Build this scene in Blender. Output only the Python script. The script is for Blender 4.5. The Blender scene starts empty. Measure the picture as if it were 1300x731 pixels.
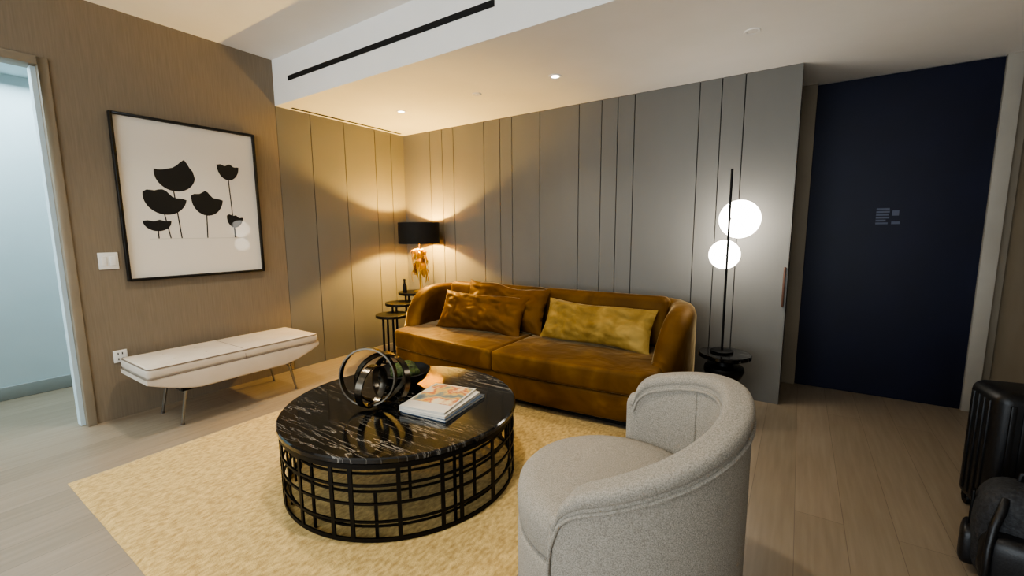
import bpy, bmesh, math, random
from mathutils import Vector, Matrix, noise
random.seed(4)
D=bpy.data
COL=bpy.context.scene.collection
rad=math.radians

# ------------------------------------------------------------------ materials
def lin(c):
    return tuple(((x/255.0)/12.92 if x/255.0<=0.04045 else ((x/255.0+0.055)/1.055)**2.4) for x in c)+(1.0,)
def new_mat(name):
    m=D.materials.new(name);m.use_nodes=True
    nt=m.node_tree;b=nt.nodes["Principled BSDF"]
    return m,nt,b
def setp(b,**k):
    for n,v in k.items():
        n=n.replace("_"," ")
        if n in b.inputs:b.inputs[n].default_value=v
def plain(name,c,rough=.5,metal=0,**k):
    m,nt,b=new_mat(name)
    setp(b,Base_Color=lin(c),Roughness=rough,Metallic=metal,**k)
    tc=nt.nodes.new("ShaderNodeTexCoord");nz=nt.nodes.new("ShaderNodeTexNoise");nz.inputs["Scale"].default_value=14
    mr=nt.nodes.new("ShaderNodeMapRange");mr.inputs["To Min"].default_value=max(rough-.04,0);mr.inputs["To Max"].default_value=min(rough+.06,1)
    nt.links.new(tc.outputs["Object"],nz.inputs["Vector"]);nt.links.new(nz.outputs["Fac"],mr.inputs["Value"]);nt.links.new(mr.outputs[0],b.inputs["Roughness"])
    return m
def noisy(name,c1,c2,vscale=(1,1,1),scale=5,detail=6,lo=.35,hi=.65,rough=.6,bump=0,bscale=None,bvs=(1,1,1),bdist=.01,mid=None,**k):
    m,nt,b=new_mat(name);L=nt.links
    setp(b,Roughness=rough,**k)
    tc=nt.nodes.new("ShaderNodeTexCoord");mp=nt.nodes.new("ShaderNodeMapping");mp.inputs["Scale"].default_value=vscale
    nz=nt.nodes.new("ShaderNodeTexNoise");nz.inputs["Scale"].default_value=scale;nz.inputs["Detail"].default_value=detail
    cr=nt.nodes.new("ShaderNodeValToRGB");cr.color_ramp.elements[0].position=lo;cr.color_ramp.elements[0].color=lin(c1)
    cr.color_ramp.elements[1].position=hi;cr.color_ramp.elements[1].color=lin(c2)
    for p,c in (mid or []):
        q=cr.color_ramp.elements.new(p);q.color=lin(c)
    L.new(tc.outputs["Object"],mp.inputs[0]);L.new(mp.outputs[0],nz.inputs["Vector"]);L.new(nz.outputs["Fac"],cr.inputs[0]);L.new(cr.outputs[0],b.inputs["Base Color"])
    if bump:
        mp2=nt.nodes.new("ShaderNodeMapping");mp2.inputs["Scale"].default_value=bvs
        n2=nt.nodes.new("ShaderNodeTexNoise");n2.inputs["Scale"].default_value=bscale or scale;n2.inputs["Detail"].default_value=3
        bp=nt.nodes.new("ShaderNodeBump");bp.inputs["Strength"].default_value=bump;bp.inputs["Distance"].default_value=bdist
        L.new(tc.outputs["Object"],mp2.inputs[0]);L.new(mp2.outputs[0],n2.inputs["Vector"]);L.new(n2.outputs["Fac"],bp.inputs["Height"]);L.new(bp.outputs[0],b.inputs["Normal"])
    return m
def emis(name,c,s):
    m,nt,b=new_mat(name)
    setp(b,Base_Color=(.9,.9,.9,1),Emission_Color=c,Emission_Strength=s,Roughness=.3)
    return m

M_gray=noisy("grey_panel_lacquer",(109,107,101),(114,112,106),vscale=(1,1,.3),scale=2,rough=.5)
M_dark=plain("shadow_gap",(16,15,14),.8)
M_wood=noisy("oak_veneer",(121,109,92),(135,122,104),vscale=(30,30,1.4),scale=3.4,detail=10,lo=.25,hi=.78,rough=.55,bump=.05,bscale=5,bvs=(32,32,1.4),bdist=.0015)
M_white=noisy("painted_plaster",(243,241,236),(246,244,240),scale=3,rough=.85)
M_cool=noisy("bluish_lit_plaster",(194,210,214),(201,216,220),scale=2,rough=.85)  # white-grey hall plaster with the room's bluish light mixed into its colour
M_beige=noisy("beige_painted_jamb",(132,121,103),(140,129,111),scale=3,rough=.6)
M_jamb=noisy("light_jamb",(160,154,143),(168,162,151),scale=3,rough=.6)
M_navy=noisy("navy_door_lacquer",(8,13,38),(10,16,45),scale=3,rough=.6)
M_skirt=plain("grey_skirting",(150,155,152),.5)
def floor_mat():
    m,nt,b=new_mat("oak_planks");L=nt.links
    tc=nt.nodes.new("ShaderNodeTexCoord");mp=nt.nodes.new("ShaderNodeMapping");mp.inputs["Rotation"].default_value=(0,0,rad(90))
    br=nt.nodes.new("ShaderNodeTexBrick");br.inputs["Scale"].default_value=1;br.inputs["Brick Width"].default_value=2.3;br.inputs["Row Height"].default_value=.19
    br.inputs["Mortar Size"].default_value=.0012;br.inputs["Color1"].default_value=lin((150,136,117));br.inputs["Color2"].default_value=lin((140,127,108));br.inputs["Mortar"].default_value=lin((112,99,83));br.offset=.37
    L.new(tc.outputs["Object"],mp.inputs[0]);L.new(mp.outputs[0],br.inputs["Vector"])
    mp2=nt.nodes.new("ShaderNodeMapping");mp2.inputs["Scale"].default_value=(14,.9,1)
    nz=nt.nodes.new("ShaderNodeTexNoise");nz.inputs["Scale"].default_value=3;nz.inputs["Detail"].default_value=8
    L.new(tc.outputs["Object"],mp2.inputs[0]);L.new(mp2.outputs[0],nz.inputs["Vector"])
    cr=nt.nodes.new("ShaderNodeValToRGB");cr.color_ramp.elements[0].color=(.78,.76,.74,1);cr.color_ramp.elements[1].color=(1.05,1.05,1.05,1);cr.color_ramp.elements[0].position=.3;cr.color_ramp.elements[1].position=.7
    mx=nt.nodes.new("ShaderNodeMix");mx.data_type='RGBA';mx.blend_type='MULTIPLY';mx.inputs[0].default_value=.7
    L.new(nz.outputs["Fac"],cr.inputs[0]);L.new(br.outputs["Color"],mx.inputs[6]);L.new(cr.outputs[0],mx.inputs[7]);L.new(mx.outputs[2],b.inputs["Base Color"])
    setp(b,Roughness=.4)
    return m
M_floor=floor_mat()
M_rug=noisy("golden_mottled_pile",(160,131,73),(216,187,122),vscale=(1,.5,1),scale=62,detail=14,lo=.28,hi=.7,rough=.95,bump=.5,bscale=170,bdist=.006,Sheen_Weight=.15)
def velvet(name,c1,c2,c3,bscale,bdist,strength=.4,lo=.36,hi=.66,nsc=3):
    m,nt,b=new_mat(name);L=nt.links
    tc=nt.nodes.new("ShaderNodeTexCoord")
    nz=nt.nodes.new("ShaderNodeTexNoise");nz.inputs["Scale"].default_value=nsc;nz.inputs["Detail"].default_value=3;nz.inputs["Distortion"].default_value=1.0
    cr=nt.nodes.new("ShaderNodeValToRGB");e=cr.color_ramp.elements
    e[0].position=lo;e[0].color=lin(c1);e[1].position=hi;e[1].color=lin(c3);q=e.new(.52);q.color=lin(c2)
    L.new(tc.outputs["Object"],nz.inputs["Vector"]);L.new(nz.outputs["Fac"],cr.inputs[0]);L.new(cr.outputs[0],b.inputs["Base Color"])
    n2=nt.nodes.new("ShaderNodeTexNoise");n2.inputs["Scale"].default_value=bscale;n2.inputs["Detail"].default_value=2;n2.inputs["Distortion"].default_value=.8;L.new(tc.outputs["Object"],n2.inputs["Vector"])
    bp=nt.nodes.new("ShaderNodeBump");bp.inputs["Strength"].default_value=strength;bp.inputs["Distance"].default_value=bdist
    L.new(n2.outputs["Fac"],bp.inputs["Height"]);L.new(bp.outputs[0],b.inputs["Normal"])
    setp(b,Roughness=.55,Metallic=.12,Specular_IOR_Level=.2,Specular_Tint=(1,.8,.5,1),Sheen_Weight=1.0,Sheen_Roughness=.22,Sheen_Tint=(1,.8,.46,1))
    return m
M_velvet=velvet("amber_velvet",(80,53,18),(94,64,23),(112,80,31),5,.03,.32)
M_velvet3=velvet("rust_velvet",(86,55,18),(94,62,21),(104,70,25),5,.03,.4)
M_velvet2=velvet("golden_velvet",(124,99,46),(143,117,58),(164,137,76),7,.035,.6,nsc=4)
M_boucle=noisy("grey_boucle",(126,120,109),(166,159,147),scale=290,detail=3,lo=.34,hi=.64,rough=.95,bump=.55,bscale=310,bdist=.003,Sheen_Weight=.12)
M_cream=noisy("cream_upholstery",(198,186,170),(206,195,180),scale=6,rough=.75,bump=.2,bscale=200,bdist=.002)
M_creampipe=plain("cream_piping",(122,110,96),.7)
M_black=plain("matt_black_metal",(18,17,16),.45,.6)
M_blackshade=plain("black_fabric_shade",(12,11,10),.8)
M_goldin=plain("gold_shade_lining",(235,195,110),.5)
M_gold=plain("gilded_metal",(196,152,26),.45,.3)
M_chrome=plain("satin_steel",(150,149,146),.28,1.0)
M_bronze=plain("dark_bronze",(88,82,72),.22,1.0)
M_paper=plain("white_mount_board",(224,219,209),.4,0,Coat_Weight=.4,Coat_Roughness=.02)
M_ink=plain("black_ink",(10,10,10),.5,0,Coat_Weight=.4,Coat_Roughness=.02)
M_frame=plain("black_frame",(14,13,12),.4)
M_plastic=plain("white_plastic",(228,226,220),.35)
M_slot=plain("outlet_slot",(60,58,55),.6)
M_brown=plain("brown_pull",(84,54,36),.5)
M_luggage=noisy("black_nylon",(10,10,12),(18,18,21),scale=60,rough=.42,bump=.3,bscale=180,bdist=.002)
M_strap=noisy("grey_nylon",(24,25,28),(50,51,54),scale=90,rough=.7,bump=.6,bscale=110,bdist=.005)
M_moss=noisy("green_moss",(22,36,8),(64,84,20),scale=30,rough=.7,bump=1,bscale=60,bdist=.02)
M_pages=noisy("book_pages",(200,192,176),(228,222,208),vscale=(1,1,90),scale=6,rough=.8)
M_bookw=plain("white_cover",(206,202,192),.35)
M_bookn=plain("navy_cover",(60,76,96),.4)
M_booko=noisy("printed_cover",(52,80,104),(210,206,196),scale=8,lo=.34,hi=.68,rough=.3,mid=[(.43,(92,120,130)),(.49,(206,176,96)),(.54,(170,70,44)),(.6,(226,206,160))])
M_printpale=plain("sign_print",(84,90,110),.5)
def marble():
    m,nt,b=new_mat("black_marble");L=nt.links
    tc=nt.nodes.new("ShaderNodeTexCoord");mp=nt.nodes.new("ShaderNodeMapping");mp.inputs["Rotation"].default_value=(0,0,rad(38));mp.inputs["Scale"].default_value=(1.0,9,1)
    nz=nt.nodes.new("ShaderNodeTexNoise");nz.inputs["Scale"].default_value=2.4;nz.inputs["Detail"].default_value=10;nz.inputs["Roughness"].default_value=.58;nz.inputs["Distortion"].default_value=.4
    L.new(tc.outputs["Object"],mp.inputs[0]);L.new(mp.outputs[0],nz.inputs["Vector"])
    cr=nt.nodes.new("ShaderNodeValToRGB");e=cr.color_ramp.elements
    e[0].position=.5;e[0].color=lin((9,9,9));e[1].position=.526;e[1].color=lin((9,9,9))
    q=cr.color_ramp.elements.new(.512);q.color=lin((145,141,133))
    L.new(nz.outputs["Fac"],cr.inputs[0])
    n2=nt.nodes.new("ShaderNodeTexNoise");n2.inputs["Scale"].default_value=2.4;L.new(tc.outputs["Object"],n2.inputs["Vector"])
    r2=nt.nodes.new("ShaderNodeValToRGB");r2.color_ramp.elements[0].position=.36;r2.color_ramp.elements[1].position=.6;L.new(n2.outputs["Fac"],r2.inputs[0])
    mx=nt.nodes.new("ShaderNodeMix");mx.data_type='RGBA';mx.inputs[6].default_value=lin((10,10,10))
    L.new(r2.outputs[0],mx.inputs[0]);L.new(cr.outputs[0],mx.inputs[7]);L.new(mx.outputs[2],b.inputs["Base Color"])
    setp(b,Roughness=.12,Coat_Weight=.4,Coat_Roughness=.05)
    return m
M_marble=marble()
M_globe=emis("opal_glass_lit",(1,.93,.82,1),15.0)
M_down=emis("downlight_lens",(1,.88,.68,1),14.0)

# ------------------------------------------------------------------ mesh builder
class MB:
    def __init__(s):s.v=[];s.f=[]
    def add(s,vs,fs):
        o=len(s.v);s.v+=[tuple(v) for v in vs];s.f+=[tuple(i+o for i in f) for f in fs];return s
    def box(s,lo,hi,M=None):
        x0,y0,z0=lo;x1,y1,z1=hi
        vs=[(x0,y0,z0),(x1,y0,z0),(x1,y1,z0),(x0,y1,z0),(x0,y0,z1),(x1,y0,z1),(x1,y1,z1),(x0,y1,z1)]
        if M is not None:vs=[tuple(M@Vector(v)) for v in vs]
        return s.add(vs,[(0,3,2,1),(4,5,6,7),(0,1,5,4),(1,2,6,5),(2,3,7,6),(3,0,4,7)])
    def lathe(s,prof,n=48,c=(0,0,0),closed=False,M=None):
        vs=[];fs=[];k=len(prof)
        for i in range(n):
            a=2*math.pi*i/n
            for r,z in prof:
                v=Vector((r*math.cos(a),r*math.sin(a),z))
                if M is not None:v=M@v
                vs.append((v.x+c[0],v.y+c[1],v.z+c[2]))
        for i in range(n):
            j=(i+1)%n
            for q in range(k if closed else k-1):
                w=(q+1)%k
                fs.append((i*k+q,j*k+q,j*k+w,i*k+w))
        if not closed:
            if prof[0][0]>1e-6:fs.append(tuple(i*k for i in reversed(range(n))))
            if prof[-1][0]>1e-6:fs.append(tuple(i*k+k-1 for i in range(n)))
        return s.add(vs,fs)
    def tube(s,pts,r,n=10,closed=False):
        P=[Vector(p) for p in pts];m=len(P);vs=[];fs=[]
        R=r if isinstance(r,(list,tuple)) else [r]*m
        prev=None
        for i,p in enumerate(P):
            if closed:t=(P[(i+1)%m]-P[i-1]).normalized()
            else:t=(P[min(i+1,m-1)]-P[max(i-1,0)]).normalized()
            if prev is None:
                up=Vector((0,0,1)) if abs(t.z)<.9 else Vector((1,0,0));u=t.cross(up).normalized()
            else:
                u=(prev-t*prev.dot(t)).normalized()
            prev=u;w=t.cross(u)
            for k in range(n):
                a=2*math.pi*k/n;vs.append(p+(u*math.cos(a)+w*math.sin(a))*R[i])
        for i in range(m if closed else m-1):
            j=(i+1)%m
            for k in range(n):
                l=(k+1)%n;fs.append((i*n+k,i*n+l,j*n+l,j*n+k))
        if not closed:fs.append(tuple(reversed(range(n))));fs.append(tuple((m-1)*n+k for k in range(n)))
        return s.add(vs,fs)
    def loft(s,rings,cap=(1,1)):
        n=len(rings[0]);vs=[v for r in rings for v in r];fs=[]
        for i in range(len(rings)-1):
            for k in range(n):
                l=(k+1)%n;fs.append((i*n+k,i*n+l,(i+1)*n+l,(i+1)*n+k))
        if cap[0]:fs.append(tuple(reversed(range(n))))
        if cap[1]:fs.append(tuple((len(rings)-1)*n+k for k in range(n)))
        return s.add(vs,fs)
    def sphere(s,c,r,n=32,m=16,sc=(1,1,1)):
        prof=[(r*math.sin(math.pi*i/m)*1.0,-r*math.cos(math.pi*i/m)) for i in range(m+1)]
        prof=[(max(a,1e-5),b) for a,b in prof]
        return s.lathe(prof,n,c,M=Matrix.Diagonal((*sc,)).to_3x3())
def build(name,mb,mat,loc=(0,0,0),rot=(0,0,0),parent=None,bevel=0,smooth=40,seg=3,subsurf=0):
    me=D.meshes.new(name);me.from_pydata(mb.v,[],mb.f);me.validate();me.update()
    bm=bmesh.new();bm.from_mesh(me);bmesh.ops.recalc_face_normals(bm,faces=bm.faces)
    if bevel:
        bmesh.ops.remove_doubles(bm,verts=bm.verts,dist=1e-5)
        es=[e for e in bm.edges if len(e.link_faces)==2 and e.calc_face_angle(0)>rad(35)]
        bmesh.ops.bevel(bm,geom=es,offset=bevel,segments=seg,profile=.5,affect='EDGES',clamp_overlap=True)
    bm.to_mesh(me);bm.free()
    if smooth:
        me.shade_smooth();me.set_sharp_from_angle(angle=rad(smooth))
    me.materials.append(mat)
    ob=D.objects.new(name,me);COL.objects.link(ob);ob.location=loc;ob.rotation_euler=rot
    if parent:ob.parent=parent
    if subsurf:
        md=ob.modifiers.new("s","SUBSURF");md.levels=subsurf;md.render_levels=subsurf
    return ob
def thing(name,loc,label,cat,rot=(0,0,0),group=None):
    e=D.objects.new(name,None);COL.objects.link(e);e.location=loc;e.rotation_euler=rot;e.empty_display_size=.1
    e["label"]=label;e["category"]=cat
    if group:e["group"]=group
    return e
def tag(o,label,cat,group=None):
    o["label"]=label;o["category"]=cat
    if group:o["group"]=group
    return o
def struct(o,label=None):
    o["kind"]="structure"
    if label:o["label"]=label
    return o
def rrect(w,h,r,k=6):
    r=min(r,w/2-1e-4,h/2-1e-4);out=[]
    for cx,cy,a0 in((w/2-r,h/2-r,0),(-w/2+r,h/2-r,90),(-w/2+r,-h/2+r,180),(w/2-r,-h/2+r,270)):
        for i in range(k+1):
            a=rad(a0+90*i/k);out.append((cx+r*math.cos(a),cy+r*math.sin(a)))
    return out
def sweep(path,r,caps=(1,1),k=6,cr=None):
    """path: (x,y,zb,zt,th)"""
    cr=cr or r;S=[];m=len(path)
    for i,p in enumerate(path):
        a=path[max(i-1,0)];b=path[min(i+1,m-1)]
        t=Vector((b[0]-a[0],b[1]-a[1],0)).normalized();S.append((Vector((p[0],p[1],0)),t,p[2],p[3],p[4]))
    def ring(c,t,zb,zt,th,shr=0):
        n=Vector((t.y,-t.x,0));w=th-2*shr;h=zt-zb-2*shr
        return [c+n*a+Vector((0,0,(zb+zt)/2+b)) for a,b in rrect(w,h,max(r-shr,.002),k)]
    rings=[]
    if caps[0]:
        c,t,zb,zt,th=S[0]
        for j in range(5):
            a=rad(90*(1-j/5));rings.append(ring(c-t*cr*math.sin(a),t,zb,zt,th,cr*(1-math.cos(a))*.98))
    for s in S:rings.append(ring(*s))
    if caps[1]:
        c,t,zb,zt,th=S[-1]
        for j in range(1,6):
            a=rad(90*j/5);rings.append(ring(c+t*cr*math.sin(a),t,zb,zt,th,cr*(1-math.cos(a))*.98))
    return MB().loft(rings)
def prism(plan,z0,z1):
    n=len(plan);vs=[(x,y,z0) for x,y in plan]+[(x,y,z1) for x,y in plan]
    fs=[tuple(reversed(range(n))),tuple(range(n,2*n))]+[(i,(i+1)%n,n+(i+1)%n,n+i) for i in range(n)]
    return MB().add(vs,fs)
def round_poly(pts,rs,k=6):
    out=[];n=len(pts)
    for i,p in enumerate(pts):
        P=Vector(p);A=Vector(pts[i-1]);B=Vector(pts[(i+1)%n]);r=rs[i] if isinstance(rs,(list,tuple)) else rs
        if r<=0:out.append(tuple(P));continue
        a=(A-P).normalized();b=(B-P).normalized()
        s=P+a*r;e=P+b*r
        for j in range(k+1):
            t=j/k;q=s*(1-t)**2+P*2*t*(1-t)+e*t*t;out.append((q.x,q.y))
    return out

# ------------------------------------------------------------------ room shell
XR=5.34
H1=2.91;H2=2.51
struct(build("floor",MB().box((0,-7,-.1),(XR,.75,0)),M_floor,smooth=0),"pale oak plank floor")
struct(build("floor.001",MB().box((-1.25,-5,-.1),(0,-2.2,-.001)),M_floor,smooth=0),"pale oak plank floor in the next room")
struct(build("ceiling",MB().box((0,-7,H1),(XR,-1.55,H1+.1)),M_white,smooth=0),"white upper ceiling")
struct(build("ceiling.001",MB().box((0,-1.55,H2),(XR,.75,H1+.1)),M_white,smooth=0),"white dropped ceiling section")
struct(build("ceiling.002",MB().box((-1.25,-5,2.62),(-.12,-2.2,2.7)),M_cool,smooth=0))
xs=[0,.44,.63,.80,1.23,1.44,1.59,1.92,2.34,2.56,2.71,2.86,3.38,3.54,3.70,4.05]
mb=MB()
g=.0035
for a,b in zip(xs[:-1],xs[1:]):mb.box((a+(g if a else 0),0,0),(b-(g if b<4.05 else 0),.03,H2))
o=build("wall_back",mb,M_gray,smooth=0);struct(o,"grey panelled wall with irregular vertical joints")
struct(build("wall_back.001",MB().box((0,.03,0),(4.05,.75,H2)),M_gray,smooth=0))
struct(build("trim_1",MB().box((0.0,.012,0),(4.0,.029,H2)),M_dark,smooth=0),"dark shadow gaps between panels")
ys=[0,-.2,-.43,-.83,-1.21,-1.55]
mb=MB()
for a,b in zip(ys[:-1],ys[1:]):mb.box((-.03,b+(g if b>-1.55 else 0.004),0),(0,a-(g if a else 0),H2))
struct(build("wall_left",mb,M_gray,smooth=0),"grey panelled wall with vertical joints")
struct(build("trim_2",MB().box((-.12,-1.56,0),(-.012,0,H2)),M_dark,smooth=0))
mb=MB().box((-.12,-3.01,0),(0,-1.55,H1)).box((-.12,-3.95,2.47),(0,-3.01,H1)).box((-.12,-7,0),(0,-3.95,H1))
struct(build("wall_left.001",mb,M_wood,smooth=0),"oak veneer wall with vertical grain")
mb=MB().box((-.13,-3.06,0),(.012,-3.01,2.47)).box((-.13,-3.9,2.42),(.012,-3.06,2.47)).box((-.13,-3.95,0),(.012,-3.9,2.47))
struct(build("trim_3",mb,M_beige,bevel=.003),"beige door frame")
struct(build("trim_4",MB().box((-.128,-3.085,0),(-.05,-3.06,2.42)),M_cool,smooth=0))
struct(build("wall_hall",MB().box((-1.35,-5,0),(-1.25,-2.1,2.7)).box((-1.25,-2.2,0),(-.12,-2.1,2.7)).box((-1.25,-5.1,0),(-.12,-5,2.7)),M_cool,smooth=0),"white-grey plaster wall, bluish light put into its colour")
struct(build("baseboard_hall",MB().box((-1.25,-5,0),(-1.235,-2.2,.11)),M_skirt,bevel=.003))
struct(build("door_1",MB().box((4.155,.63,0),(5.20,.68,H2-.005)),M_navy,bevel=.003),"tall dark navy door")
struct(build("trim_5",MB().box((4.05,.60,0),(4.155,.75,H2)),M_beige,bevel=.002),"beige door jamb")
struct(build("trim_6",MB().box((5.20,.60,0),(5.285,.75,H2)),M_jamb,bevel=.002),"pale door jamb")
struct(build("wall_recess",MB().box((5.285,.66,0),(XR,.75,H2)),M_beige,smooth=0))
struct(build("wall_recess.001",MB().box((4.05,0.001,0),(4.056,.60,H2)),M_gray,smooth=0))
struct(build("wall_right",MB().box((XR,-7,0),(XR+.1,.75,H1+.1)),M_beige,smooth=0),"beige wall")
mb=MB().box((0,-7.1,0),(XR,-7,.5)).box((0,-7.1,2.6),(XR,-7,H1)).box((0,-7.1,.5),(.6,-7,2.6)).box((4.7,-7.1,.5),(XR,-7,2.6))
struct(build("wall_rear",mb,M_white,smooth=0))

o=build("air_vent",MB().box((.25,-1.556,2.685),(2.50,-1.545,2.725)),M_dark,bevel=.002);tag(o,"long black linear slot air vent in the dropped ceiling face","vent")
o=build("air_vent",MB().box((.055,-1.43,H2-.004),(.085,-.10,H2+.01)),M_dark,bevel=.001);tag(o,"thin black linear slot vent along the ceiling edge","vent")
def downlight(x,y,z,r,lit,lab):
    e=thing("downlight",(x,y,z),lab,"downlight")
    build("trim_ring",MB().lathe([(r,0),(r,-.004),(r-.004,-.007),(r*.68,-.005),(r*.62,.0),(r*.62,.002)],32),M_white,parent=e)
    build("lens",MB().lathe([(r*.6,-.003),(r*.3,-.0045),(.0001,-.005)],32),M_down if lit else M_white,parent=e)
for x in(2.49,.81):downlight(x,-.76,H2,.05,1,"round white recessed downlight, switched on")
downlight(3.80,-.76,H2,.045,0,"round white ceiling disc, unlit")
downlight(1.74,-.76,H2,.04,0,"small white round ceiling sprinkler cover")
for x,y in((1.15,-2.38),(2.9,-2.6),(1.6,-4.6),(3.8,-4.6)):
    downlight(x,y,H1,.05,1,"round white recessed downlight, switched on")

o=build("door_pull",MB().box((4.028,-.018,.77),(4.043,.0,1.07)),M_brown,bevel=.004);tag(o,"slim brown vertical pull on the grey panel edge","door pull")
mb=MB()
for k in range(6):
    z=1.495-.022*k;mb.box((4.60,.626,z),(4.60+[.078,.08,.074,.08,.06,.074][k],.63,z+.014))
mb.box((4.695,.626,1.45),(4.735,.63,1.49)).box((4.695,.626,1.385),(4.745,.63,1.405))
o=build("door_notice",mb,M_printpale,smooth=0);tag(o,"small faint printed notice on the navy door","sign")

e=thing("light_switch",(0,-2.84,1.16),"white two-gang light switch plate on the oak wall","light switch")
build("plate",MB().box((0,-.055,-.06),(.008,.055,.06)),M_plastic,bevel=.003,parent=e)
for dy in(-.025,.025):build("rocker",MB().box((.006,dy-.016,-.033),(.012,dy+.016,.033)),M_plastic,bevel=.002,parent=e)
e=thing("wall_outlet",(0,-2.84,.46),"white power outlet on the oak wall","outlet")
build("plate",MB().box((0,-.04,-.045),(.007,.04,.045)),M_plastic,bevel=.003,parent=e)
for dy in(-.013,.011):
    for dz in(.012,-.028):build("slot",MB().box((.007,dy-.003,dz),(.0085,dy+.003,dz+.016)),M_slot,smooth=0,parent=e)

# ------------------------------------------------------------------ art
e=thing("framed_print",(0,-2.262,1.607),"large black-framed print of black cup-shaped flowers on white","picture")
w,h=.487,.602
mb=MB().box((0,-w,-h),(.04,-w+.018,h)).box((0,w-.018,-h),(.04,w,h)).box((0,-w+.018,-h),(.04,w-.018,-h+.018)).box((0,-w+.018,h-.018),(.04,w-.018,h))
build("frame",mb,M_frame,bevel=.003,parent=e)
build("mount",MB().box((.004,-w+.016,-h+.016),(.016,w-.016,h-.016)),M_paper,smooth=0,parent=e)
def flower(cy,cz,w,h,rot,pk,px):
    c=math.cos(rot);s=math.sin(rot);raw=[];n=20
    for i in range(n+1):
        a=math.pi*(1+i/n);raw.append((w/2*math.cos(a),h*.72*math.sin(a)+h*.2))
    m=12
    for i in range(1,m):
        u=1-2*i/m
        raw.append((w/2*u,h*.2+h*.06*math.sin(u*7+pk*9)*(1-u*u)+h*pk*max(0,1-abs(u-px)*1.1)))
    return [(cy+x*c-y*s,cz+x*s+y*c) for x,y in raw]
fl=[(-2.395,1.777,.27,.19,-.2,.62,.35),(-2.473,1.60,.28,.20,-.18,.22,-.3),(-2.185,1.60,.23,.20,-.12,.24,-.2),(-2.006,1.884,.17,.165,-.05,.05,0),(-2.534,1.427,.18,.11,0,.02,0),(-1.985,1.467,.13,.13,-.15,.1,-.5)]
mb=MB()
def flat(mb,pts,x):
    n=len(pts);mb.add([(x,y,z) for y,z in pts],[])
    o=len(mb.v)-n
    cy=sum(p[0] for p in pts)/n;cz=sum(p[1] for p in pts)/n
    mb.v.append((x,cy,cz));c=len(mb.v)-1
    for i in range(n):mb.f.append((o+i,o+(i+1)%n,c))
for i,(y,z,w_,h_,r_,pk,px) in enumerate(fl):
    flat(mb,[(a+2.262,b-1.607) for a,b in flower(y,z,w_,h_,r_,pk,px)],.0168+.0002*i)
    y0=y+2.262+math.sin(r_)*h_*.4;z0=z-1.607-h_*.5
    yb=y0+[.05,.06,-.02,.03,0,.01][i]*.5;zb=1.315-1.607
    mb.add([(.0166,y0-.004,z0+.03),(.0166,y0+.004,z0+.03),(.0166,yb+.004,zb),(.0166,yb-.004,zb)],[(0,1,2,3)])
build("flower_print",mb,M_ink,smooth=0,parent=e)
build("paper_edge",MB().box((.016,-.33,-.296),(.0165,.32,-.293)),plain("paper_edge",(190,186,176),.6),smooth=0,parent=e)

# ------------------------------------------------------------------ rug
def rug():
    mb=MB();x0,x1,y0,y1=.87,3.27,-3.33,-1.04
    nx,ny=60,64;vs=[]
    for j in range(ny+1):
        for i in range(nx+1):
            x=x0+(x1-x0)*i/nx;y=y0+(y1-y0)*j/ny
            edge=i in(0,nx) or j in(0,ny)
            wob=.006*noise.noise(Vector((x*3,y*3,0)))
            vs.append((x+(wob if i in(0,nx) else 0),y+(wob if j in(0,ny) else 0),.001 if edge else .012+.002*noise.noise(Vector((x*20,y*20,1)))))
    fs=[(j*(nx+1)+i,j*(nx+1)+i+1,(j+1)*(nx+1)+i+1,(j+1)*(nx+1)+i) for j in range(ny) for i in range(nx)]
    mb.add(vs,fs);return mb
o=build("rug",rug(),M_rug,smooth=80);tag(o,"large golden-beige mottled pile rug on the plank floor","rug")

# ------------------------------------------------------------------ sofa
SX,SY=2.16,-.06
sofa=thing("sofa",(SX,SY,0),"long amber velvet sofa with curved sloping arms","sofa")
def front(x,f=1.03,bow=.09,hw=1.27):return -(f+bow*(1-(x/hw)**2))
def bow_plan(xa,xb,back,f,bow,rl,rr):
    n=14
    body=[(xa+(xb-xa)*i/n,front(xa+(xb-xa)*i/n,f,bow)) for i in range(n+1)]
    out=[(xb,back),(xa,back)]
    def corner(px,py,sx,r):
        return [(px+sx*r*(1-math.cos(rad(t))),py+r*(1-math.sin(rad(t)))) for t in(0,15,30,45,60,75,90)]
    out+=corner(xa,front(xa+rl,f,bow),1,rl)
    out+=[(x,y) for x,y in body if xa+rl<x<xb-rr]
    out+=list(reversed(corner(xb,front(xb-rr,f,bow),-1,rr)))
    return out
build("plinth",MB().box((-1.15,-.95,0),(1.15,-.12,.075)),M_dark,parent=sofa,smooth=0)
build("base",prism(bow_plan(-1.25,1.25,-.12,1.02,.09,.12,.12),.07,.262),M_velvet,parent=sofa,bevel=.02,seg=3)
for xa,xb,rl,rr in((-1.24,-.002,.12,.03),(.002,1.24,.03,.12)):
    build("seat_cushion",prism(bow_plan(xa,xb,-.3,1.04,.09,rl,rr),.264,.43),M_velvet,parent=sofa,bevel=.055,seg=6,smooth=60)
def arm(sx):
    P=[(-1.215,-.80,.08,.46,.165),(-1.235,-.74,.08,.60,.175),(-1.252,-.66,.08,.70,.185),(-1.262,-.57,.08,.765,.19),(-1.265,-.48,.08,.79,.19),(-1.258,-.38,.08,.80,.19),(-1.23,-.27,.08,.80,.19),(-1.17,-.18,.08,.80,.18),(-1.09,-.13,.08,.80,.18)]
    return [(sx*a,b,c,d,t) for a,b,c,d,t in P]
build("armrest",sweep(arm(1),.082,(1,0),cr=.06),M_velvet,parent=sofa,smooth=60)
build("armrest",sweep(arm(-1),.082,(1,0),cr=.06),M_velvet,parent=sofa,smooth=60)
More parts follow.
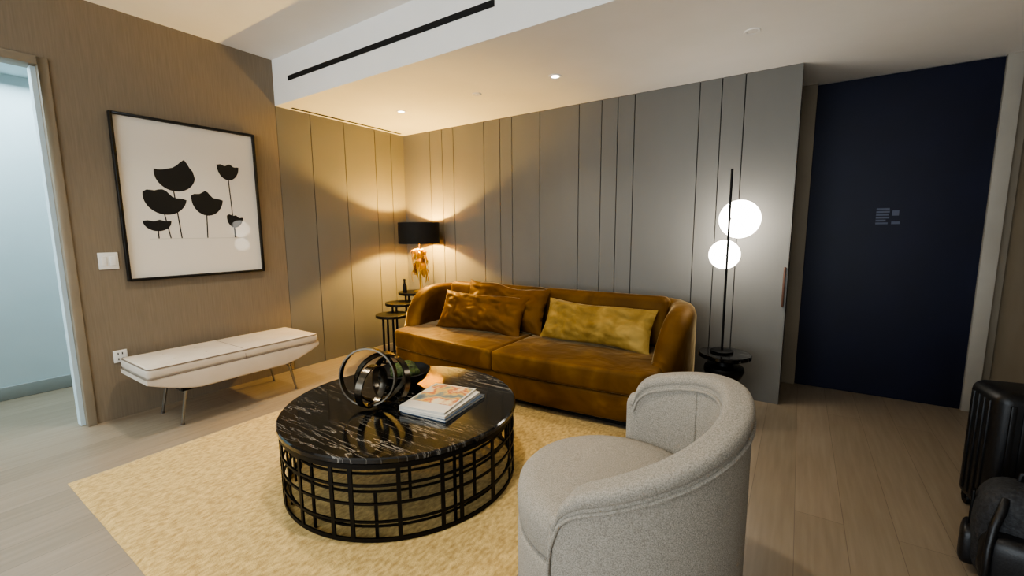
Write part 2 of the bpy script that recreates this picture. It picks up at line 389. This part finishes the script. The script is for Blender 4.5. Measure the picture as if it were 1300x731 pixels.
build("backrest",sweep([(-1.11,-.13,.08,.80,.18),(-.5,-.12,.08,.80,.18),(0,-.12,.08,.80,.18),(.5,-.12,.08,.80,.18),(1.11,-.13,.08,.80,.18)],.075,(0,0)),M_velvet,parent=sofa,smooth=60)
for xa,xb in((-1.13,-.005),(.005,1.13)):
    build("back_cushion",MB().box((xa,-.09,0),(xb,.09,.41)),M_velvet,loc=(0,-.29,.42),rot=(rad(-9),0,0),parent=sofa,bevel=.06,seg=5,smooth=60)
def pillow(w,h,t,seed,n=44):
    mb=MB();vs=[];idx={}
    for s in(0,1):
        for j in range(n+1):
            for i in range(n+1):
                u=-1+2*i/n;v=-1+2*j/n
                if s==1 and (i in(0,n) or j in(0,n)):idx[(s,i,j)]=idx[(0,i,j)];continue
                x=u*w/2*(1-.05*(1-v*v)**1);z=v*h/2*(1-.12*(1-u*u)**1)
                th=t/2*((1-abs(u)**3)*(1-abs(v)**2.6))**.55
                nn=noise.noise(Vector((u*2.2+seed,v*1.8,s*3)))*.035+abs(noise.noise(Vector((u*5+seed,v*2.5+u*2,s*3))))*.035
                ed=min(1,(1-abs(u))*4)*min(1,(1-abs(v))*4)
                y=(th+nn*ed)*(1 if s else -1)
                z+=noise.noise(Vector((u*1.5,seed,4)))*.025
                idx[(s,i,j)]=len(vs);vs.append((x,y,z+h/2))
    fs=[]
    for s in(0,1):
        for j in range(n):
            for i in range(n):
                q=(idx[(s,i,j)],idx[(s,i+1,j)],idx[(s,i+1,j+1)],idx[(s,i,j+1)])
                fs.append(q if s==0 else tuple(reversed(q)))
    return mb.add(vs,fs)
for nm,m,(w,h,t),loc,rot,lab in(
  ("a",M_velvet2,(.95,.37,.14),(2.76,-.64,.43),(rad(-30),rad(1),rad(0)),"long golden velvet cushion lying against the sofa back"),
  ("b",M_velvet3,(.92,.39,.15),(1.66,-.74,.42),(rad(-28),rad(1),rad(5)),"amber velvet cushion leaning in front of another"),
  ("c",M_velvet3,(.94,.43,.14),(1.79,-.55,.44),(rad(-18),rad(3),rad(-2)),"amber velvet cushion propped on the sofa back")):
    o=build("throw_pillow",pillow(w,h,t,ord(nm)),m,loc=loc,rot=rot,smooth=80);tag(o,lab,"cushion","cushions on the sofa")

# ------------------------------------------------------------------ coffee table
ct=thing("coffee_table",(2.305,-2.21,.015),"round coffee table, black marble top on black metal lattice drum","coffee table")
ct.scale=(1,1,1.05)
RT=.635
build("tabletop",MB().lathe([(.0001,.345),(RT-.01,.345),(RT,.352),(RT,.368),(RT-.006,.374),(.0001,.374)],96),M_marble,parent=ct,smooth=25)
mb=MB();RB=.622
for z,hh in((0,.018),(.085,.010),(.165,.010),(.245,.010),(.322,.022)):
    mb.lathe([(RB-.004,z),(RB+.004,z),(RB+.004,z+hh),(RB-.004,z+hh)],96,closed=True)
for z in(.05,.205,.285):
    mb.lathe([(RB-.03,z),(RB-.022,z),(RB-.022,z+.008),(RB-.03,z+.008)],96,closed=True)
nb=24
for i in range(nb):
    a=2*math.pi*(i+.25*math.sin(i*2.1))/nb
    M=Matrix.Rotation(a,4,'Z')
    mb.box((RB-.004,-.009,0),(RB+.004,.009,.34),M)
    a2=a+2*math.pi*(.3+.3*((i*7)%3)/2)/nb;M=Matrix.Rotation(a2,4,'Z')
    z0,z1=[(0,.21),(.165,.34),(.0,.34),(.05,.285)][i%4]
    mb.box((RB-.031,-.007,z0),(RB-.023,.007,z1),M)
build("lattice_base",mb,M_black,parent=ct,smooth=30)

def book(loc,rz,w,d,h,mc,lab,art=None):
    e=thing("book",loc,lab,"book",rot=(0,0,rz),group="books on the coffee table")
    build("pages",MB().box((-w/2+.004,-d/2+.004,.003),(w/2-.002,d/2-.004,h-.003)),M_pages,parent=e,smooth=0)
    mb=MB().box((-w/2,-d/2,0),(w/2,d/2,.003)).box((-w/2,-d/2,h-.003),(w/2,d/2,h)).box((-w/2,-d/2,.003),(-w/2+.003,d/2,h-.003))
    build("cover",mb,mc,parent=e,smooth=0)
    if art:build("cover_picture",MB().box((-w*.46,-d*.25,h),(w*.46,d*.46,h+.0006)),art,parent=e,smooth=0)
tz=.015+.374*1.05+.001
book((2.545,-2.13,tz),rad(6),.29,.38,.016,M_bookn,"blue-grey hardback at the bottom of the stack")
book((2.535,-2.14,tz+.0162),rad(9),.28,.37,.014,M_bookw,"white hardback in the middle of the stack")
book((2.52,-2.14,tz+.0304),rad(12),.27,.36,.012,M_bookw,"magazine with a colourful printed cover picture",M_booko)
e=thing("plant_bowl",(2.12,-2.04,tz),"dark round bowl filled with dark green moss","bowl")
e.scale=(1.2,1.2,1.15)
build("bowl",MB().lathe([(.0001,0),(.06,0),(.07,.006),(.115,.04),(.14,.085),(.136,.088),(.11,.05),(.06,.02),(.0001,.02)],48),M_black,parent=e)
mb=MB()
for i in range(16):
    a=random.random()*6.28;r=random.random()*.085
    mb.sphere((r*math.cos(a),r*math.sin(a),.07+random.random()*.02),.034+random.random()*.014,14,8,(1,1,.75))
build("moss",mb,M_moss,parent=e,smooth=80)
mb=MB()
def band(R,wd,th,M,c):
    mb.lathe([(R-th/2,-wd/2),(R+th/2,-wd/2),(R+th/2,wd/2),(R-th/2,wd/2)],56,c,closed=True,M=M)
for R,rx,rz,c in((.152,83,28,(-.02,-.04,.155)),(.138,99,70,(.015,.02,.142)),(.126,80,2,(.055,.05,.130)),(.11,96,105,(.02,-.05,.114))):
    band(R,.038,.008,(Matrix.Rotation(rad(rz),3,'Z')@Matrix.Rotation(rad(rx),3,'X')),c)
o=build("ring_sculpture",mb,M_bronze,loc=(2.25,-2.34,tz+.017),smooth=30);tag(o,"interlocking dark bronze rings standing on the marble table","sculpture")

# ------------------------------------------------------------------ bench
be=thing("bench",(.35,-2.26,0),"cream upholstered bench, boat-shaped, on thin steel legs","bench")
rings=[]
for i in range(33):
    t=-1+2*i/32;y=.61*t
    q=max(0,abs(t)-.5)/.5
    zb=.262+.095*q**1.4;zt=.395
    w=.54-.02*abs(t)**8
    rings.append([Vector((a,y,(zb+zt)/2+b)) for a,b in rrect(w,zt-zb,.014,5)])
build("shell",MB().loft(rings),M_cream,parent=be,smooth=50)
cp=round_poly([(-.265,-.61),(.265,-.61),(.265,.61),(-.265,.61)],.035)
build("seat_pad",prism(cp,.39,.468),M_cream,parent=be,bevel=.03,seg=5,smooth=60)
mb=MB().tube([(x*.985,y*.99,.4605) for x,y in cp],.0045,6,closed=True)
mb.tube([(x*1.004,y*1.004,.396) for x,y in cp],.004,6,closed=True)
build("piping",mb,M_creampipe,parent=be)
build("seam",MB().tube([(-.255,0,.455),(-.235,0,.468),(.235,0,.468),(.255,0,.455),(.2655,0,.43),(.2655,0,.40)],.0018,6),M_creampipe,parent=be)
for x in(-.1,.1):
    for y in(-.4,-.2,.2,.4):build("button",MB().lathe([(.0001,.466),(.008,.467),(.005,.4715),(.0001,.472)],12,(x,y,0)),M_cream,parent=be)
def leg_frame(y):
    mb=MB();s=1 if y>0 else -1
    for x in(-.17,.17):
        mb.tube([(x,y-s*.05,.275),(x*1.08,y,.006)],[.012,.009],8)
        mb.lathe([(.0001,0),(.014,0),(.014,.006),(.0001,.006)],12,(x*1.08,y,0))
    mb.tube([(-.172,y-s*.04,.22),(.172,y-s*.04,.22)],.006,8)
    return mb
for y in(-.42,.42):build("leg",leg_frame(y),M_chrome,parent=be)
build("stretcher",MB().tube([(-.0,-.38,.22),(0,.38,.22)],.007,8),M_black,parent=be)
build("rail",MB().box((.165,-.4,.24),(.185,.4,.264)),M_black,parent=be,smooth=0)

# ------------------------------------------------------------------ armchair
ac=thing("armchair",(3.62,-2.405,.0),"light grey boucle barrel armchair with a sloping wraparound back","armchair")
RC=.373
A0,A1=-94,98
def top(a):
    d=a-22
    t=.84-(.22*(abs(d)/115)**1.5 if d<0 else .12*(d/75)**1.7)
    for e in(a-A0,A1-a):
        u=max(0,min(1,1-e/13))
        t-=.065*(1-math.sqrt(max(0,1-u*u)))
    return t
def arcpath(r,zb,th,dz=0,n=90,rail=0,e0=0,e1=0):
    P=[]
    for i in range(n+1):
        a=(A0-e0)+(A1+e1-A0+e0)*i/n
        t=top(a)+dz
        P.append((r*math.cos(rad(a)),r*math.sin(rad(a)),(t-rail) if rail else zb,t,th))
    return P
build("backrest",sweep(arcpath(RC,.06,.084,-.012),.03,(1,1),cr=.032),M_boucle,parent=ac,smooth=60)
build("top_rail",sweep(arcpath(RC+.001,0,.092,0,rail=.055,e0=.2,e1=.2),.026,(1,1),cr=.027),M_boucle,parent=ac,smooth=60)
mb=MB()
ring=[(x,y,t-.060) for x,y,b,t,th in arcpath(RC+.0455,.06,.1)]
a=rad(A0);tx,ty=math.sin(a),-math.cos(a)
x0,y0=ring[0][0],ring[0][1]
pts=[(x0+tx*.018,y0+ty*.018,.08),(x0+tx*.018,y0+ty*.018,top(A0)-.16),(x0+tx*.012,y0+ty*.012,top(A0)-.10)]+ring
mb.tube(pts,.006,8)
build("piping",mb,M_boucle,parent=ac)
build("inner_piping",MB().tube([(x,y,t-.060) for x,y,b,t,th in arcpath(RC-.0445,.06,.1)],.005,8),M_boucle,parent=ac)
for a in(-38,10,50):
    t=top(a);r=RC-.0425
    build("seam",MB().tube([(r*math.cos(rad(a)),r*math.sin(rad(a)),z) for z in(.45,.55,.65,t-.06)],.005,6),M_boucle,parent=ac)
def circ(r,n=48):return [(r*math.cos(2*math.pi*i/n),r*math.sin(2*math.pi*i/n)) for i in range(n)]
build("base",prism([(x-.02,y) for x,y in circ(.335)],.055,.31),M_boucle,parent=ac,bevel=.02,smooth=60)
rings=[]
for z,s in((.312,.93),(.316,.98),(.335,1.0),(.41,1.01),(.445,.99),(.468,.93),(.480,.8),(.487,.55),(.49,.25)):
    rings.append([Vector((x-.02,y+.01,z)) for x,y in circ(.338*s)])
build("seat",MB().loft(rings),M_boucle,parent=ac,smooth=80)
build("plinth",prism(circ(.31),0.0,.056),M_dark,parent=ac,smooth=40)

# ------------------------------------------------------------------ nesting side tables + lamp
def side_table(loc,h,r,lab):
    e=thing("side_table",loc,lab,"side table",group="nested black side tables")
    build("tabletop",MB().lathe([(.0001,h-.028),(r,h-.028),(r+.003,h-.024),(r+.003,h-.002),(r,h),(.0001,h)],48),M_black,parent=e,smooth=25)
    for k in range(3):
        a=rad(40+120*k);build("leg",MB().tube([((r-.02)*math.cos(a),(r-.02)*math.sin(a),0),((r-.02)*math.cos(a),(r-.02)*math.sin(a),h-.027)],.011,8),M_black,parent=e)
    build("ring",MB().lathe([(r-.03,.0),(r-.012,.0),(r-.012,.014),(r-.03,.014)],40,closed=True),M_black,parent=e)
side_table((.60,-.80,0),.50,.165,"low round black metal side table in a nest")
side_table((.50,-.585,0),.585,.165,"middle-height round black metal side table in a nest")
side_table((.44,-.33,0),.67,.175,"tall round black metal side table carrying the lamp")
lamp=thing("table_lamp",(.50,-.28,.671),"table lamp, black drum shade on a gilded leaf base, lit","lamp")
build("base",MB().lathe([(.0001,0),(.075,0),(.075,.01),(.02,.018),(.008,.03),(.0001,.03)],32).tube([(0,0,.02),(.0,0,.6)],.005,8).tube([(.02,.01,.015),(.012,0,.2)],.004,6).tube([(-.02,.01,.015),(-.012,0,.2)],.004,6),M_gold,parent=lamp)
mb=MB()
for i in range(70):
    a=random.random()*6.28;z0=.22+.26*random.random();L=.07+.08*random.random();wd=.013+.010*random.random();sp=.04+.045*random.random()
    ca,sa=math.cos(a),math.sin(a)
    vs=[];N=8
    for k in range(N):
        t=k/(N-1);rr=.014+sp*math.sin(t*2.2);z=z0+.04*math.sin(t*2.5)-L*t*t;ww=wd*math.sin(math.pi*min(.98,t*.85+.1))
        cx,cy=ca*rr,sa*rr
        vs+=[(cx-sa*ww,cy+ca*ww,z),(cx+ca*.005,cy+sa*.005,z+.003),(cx+sa*ww,cy-ca*ww,z)]
    fs=[]
    for k in range(N-1):
        for q in(0,1):fs.append((k*3+q,k*3+q+1,k*3+q+4,k*3+q+3))
    mb.add(vs,fs)
mb.sphere((0,0,.34),.04,16,10,(1,1,3))
build("leaf_sculpture",mb,M_gold,parent=lamp,smooth=60)
rs=.23
build("lamp_shade",MB().lathe([(rs,.55),(rs,.785),(rs-.003,.785),(rs-.003,.55)],64,closed=True),M_blackshade,parent=lamp)
build("shade_lining",MB().lathe([(rs-.004,.552),(rs-.004,.783),(rs-.006,.783),(rs-.006,.552)],64,closed=True),M_goldin,parent=lamp)
mb=MB()
for k in range(3):
    a=rad(120*k);mb.tube([(0,0,.6),((rs-.006)*math.cos(a),(rs-.006)*math.sin(a),.6)],.002,6)
build("shade_frame",mb,M_gold,parent=lamp)
build("bulb",MB().sphere((0,0,.664),.024,20,12,(1,1,1.1)),emis("lit_bulb",(1,.62,.15,1),6200),parent=lamp)
o=build("black_bottle",MB().lathe([(.0001,0),(.022,0),(.024,.01),(.024,.085),(.012,.1),(.01,.135),(.013,.137),(.013,.155),(.0001,.157)],24),M_black,loc=(.42,-.45,.6705));tag(o,"slim black bottle on the side table","bottle")

# ------------------------------------------------------------------ floor lamp on pedestal table
pt=thing("pedestal_table",(3.71,-.40,0),"small round black marble pedestal table beside the sofa","side table")
build("tabletop",MB().lathe([(.0001,.425),(.165,.425),(.178,.435),(.178,.455),(.172,.46),(.0001,.46)],64),M_marble,parent=pt,smooth=25)
build("pedestal",MB().lathe([(.0001,0),(.13,0),(.135,.01),(.11,.03),(.05,.09),(.04,.16),(.06,.22),(.115,.28),(.135,.33),(.13,.36),(.06,.37),(.05,.425),(.0001,.425)],48),M_black,parent=pt)
fl_=thing("globe_lamp",(3.69,-.395,.461),"slim black pole lamp with two glowing opal globes","lamp")
build("base",MB().lathe([(.0001,0),(.075,0),(.078,.004),(.078,.012),(.07,.016),(.0001,.016)],40),M_black,parent=fl_)
build("pole",MB().tube([(0,0,.012),(0,0,1.31)],.008,12),M_black,parent=fl_)
G=((.05,.140,.966,.137),(-.033,.108,.708,.106))
for x,y,z,r in G:build("globe",MB().sphere((x,y,z),r,48,24),M_globe,parent=fl_)
for x,y,z,r in G:build("bracket",MB().tube([(0,0,z),(x,y,z)],.01,8),M_black,parent=fl_)

# ------------------------------------------------------------------ luggage
sc=thing("suitcase",(5.07,-1.0,0),"upright black ribbed suitcase on wheels by the wall","suitcase",rot=(0,0,rad(8)))
build("shell",MB().box((-.21,-.13,.05),(.21,.13,.64)),M_luggage,parent=sc,bevel=.05,seg=5,smooth=60)
mb=MB()
for i in range(9):
    x=-.16+.04*i
    mb.box((x-.010,-.136,.10),(x+.010,-.12,.59))
for i in range(4):
    y=-.066+.044*i
    mb.box((-.216,y-.010,.10),(-.20,y+.010,.59))
build("ribs",mb,M_luggage,parent=sc,bevel=.004,seg=2)
build("handle",MB().tube([(-.07,0,.635),(-.065,0,.665),(-.03,0,.675),(.03,0,.675),(.065,0,.665),(.07,0,.635)],.011,8),M_strap,parent=sc)
for x in(-.17,.17):
    for y in(-.1,.1):build("wheel",MB().lathe([(.0001,-.012),(.026,-.012),(.03,-.006),(.03,.006),(.026,.012),(.0001,.012)],20,(x,y,.03),M=Matrix.Rotation(rad(90),3,'Y')).box((x-.018,y-.015,.035),(x+.018,y+.015,.06)),M_black,parent=sc)
bp=thing("backpack",(4.90,-1.52,0),"black and dark grey backpack slumped on the floor","backpack",rot=(0,0,rad(-15)))
def blob(w,d,h,z0,yo,e=.55,n=28,m=14,seed=0):
    rings=[]
    for j in range(m+1):
        ph=-math.pi/2+math.pi*j/m;cz=math.copysign(abs(math.sin(ph))**.6,math.sin(ph));cr_=max(abs(math.cos(ph))**.55,.02)
        ring=[]
        for i in range(n):
            a=2*math.pi*i/n;x=math.copysign(abs(math.cos(a))**e,math.cos(a));y=math.copysign(abs(math.sin(a))**e,math.sin(a))
            k=1+.06*noise.noise(Vector((x*1.5,y*1.5,cz*2+seed)))
            ring.append(Vector((w/2*x*cr_*k,d/2*y*cr_*k+yo,z0+h/2*(1+cz))))
        rings.append(ring)
    return MB().loft(rings)
build("body",blob(.30,.24,.40,0,0,seed=2),M_strap,parent=bp,smooth=80)
build("front_pocket",blob(.25,.12,.22,.03,-.13,seed=5),M_luggage,parent=bp,smooth=80)
build("side_pocket",blob(.06,.15,.16,.03,0,seed=8),M_luggage,loc=(-.145,0,0),parent=bp,smooth=80)
for x in(-.07,.07):build("strap",MB().tube([(x,-.09,.36),(x*1.1,-.13,.33),(x*1.3,-.15,.27),(x*1.4,-.19,.2),(x*1.4,-.2,.1),(x*1.3,-.18,.04)],[.012,.014,.014,.012,.010,.008],10),M_luggage,parent=bp,smooth=80)
build("handle",MB().tube([(-.04,.03,.385),(-.035,.03,.425),(0,.03,.44),(.035,.03,.425),(.04,.03,.385)],.009,8),M_luggage,parent=bp)
build("zip",MB().tube([(-.13,-.07,.12),(-.125,-.09,.26),(-.1,-.085,.345),(0,-.08,.375),(.1,-.085,.345),(.125,-.09,.26)],.004,6),M_black,parent=bp)
build("compression_strap",MB().box((-.155,-.02,.18),(-.145,.01,.33)),M_black,parent=bp,bevel=.003)

# ------------------------------------------------------------------ lights
def light(kind,name,loc,energy,color,rot=(0,0,0),**k):
    l=D.lights.new(name,kind);l.energy=energy;l.color=color
    for a,b in k.items():setattr(l,a,b)
    o=D.objects.new(name,l);COL.objects.link(o);o.location=loc;o.rotation_euler=rot;return o
warm=(1,.88,.71);cool=(.84,.93,1)
light('AREA',"window_daylight",(2.65,-6.95,1.6),160,cool,(rad(90),0,0),shape='RECTANGLE',size=4,size_y=2.1)
light('AREA',"hall_daylight",(-.7,-3.7,2.55),60,(.74,.92,1),(0,0,0),shape='RECTANGLE',size=.9,size_y=2)
for i,x in enumerate((2.49,.81)):light('SPOT',"downlight_beam",(x,-.76,2.49),40,warm,(0,0,0),spot_size=rad(115),spot_blend=.9,shadow_soft_size=.04)
for x,y,p in((1.15,-2.38,125),(2.9,-2.6,135),(1.6,-4.6,70),(3.8,-4.6,25)):
    light('SPOT',"downlight_beam",(x,y,2.89),p,warm,(0,0,0),spot_size=rad(108),spot_blend=.9,shadow_soft_size=.06)
w=D.worlds.new("world");bpy.context.scene.world=w;w.use_nodes=True
w.node_tree.nodes["Background"].inputs[0].default_value=(.75,.85,1,1);w.node_tree.nodes["Background"].inputs[1].default_value=.4
try:
    bpy.context.scene.view_settings.view_transform='AgX'
    bpy.context.scene.view_settings.look='AgX - Medium High Contrast'
except Exception as ex:print(ex)

# ------------------------------------------------------------------ camera
yaw,pitch,roll=.5869,.1305,-.007
fw=Vector((-math.sin(yaw)*math.cos(pitch),math.cos(yaw)*math.cos(pitch),-math.sin(pitch)))
rt=Vector((math.cos(yaw),math.sin(yaw),0));up=rt.cross(fw)
r2=rt*math.cos(roll)+up*math.sin(roll);u2=-rt*math.sin(roll)+up*math.cos(roll)
cd=D.cameras.new("camera");cam=D.objects.new("camera",cd);COL.objects.link(cam)
cd.sensor_width=36;cd.sensor_fit='HORIZONTAL';cd.lens=547.645/1300*36;cd.clip_start=.05
cam.matrix_world=Matrix(((r2.x,u2.x,-fw.x,4.1158),(r2.y,u2.y,-fw.y,-3.8125),(r2.z,u2.z,-fw.z,1.35),(0,0,0,1)))
bpy.context.scene.camera=cam
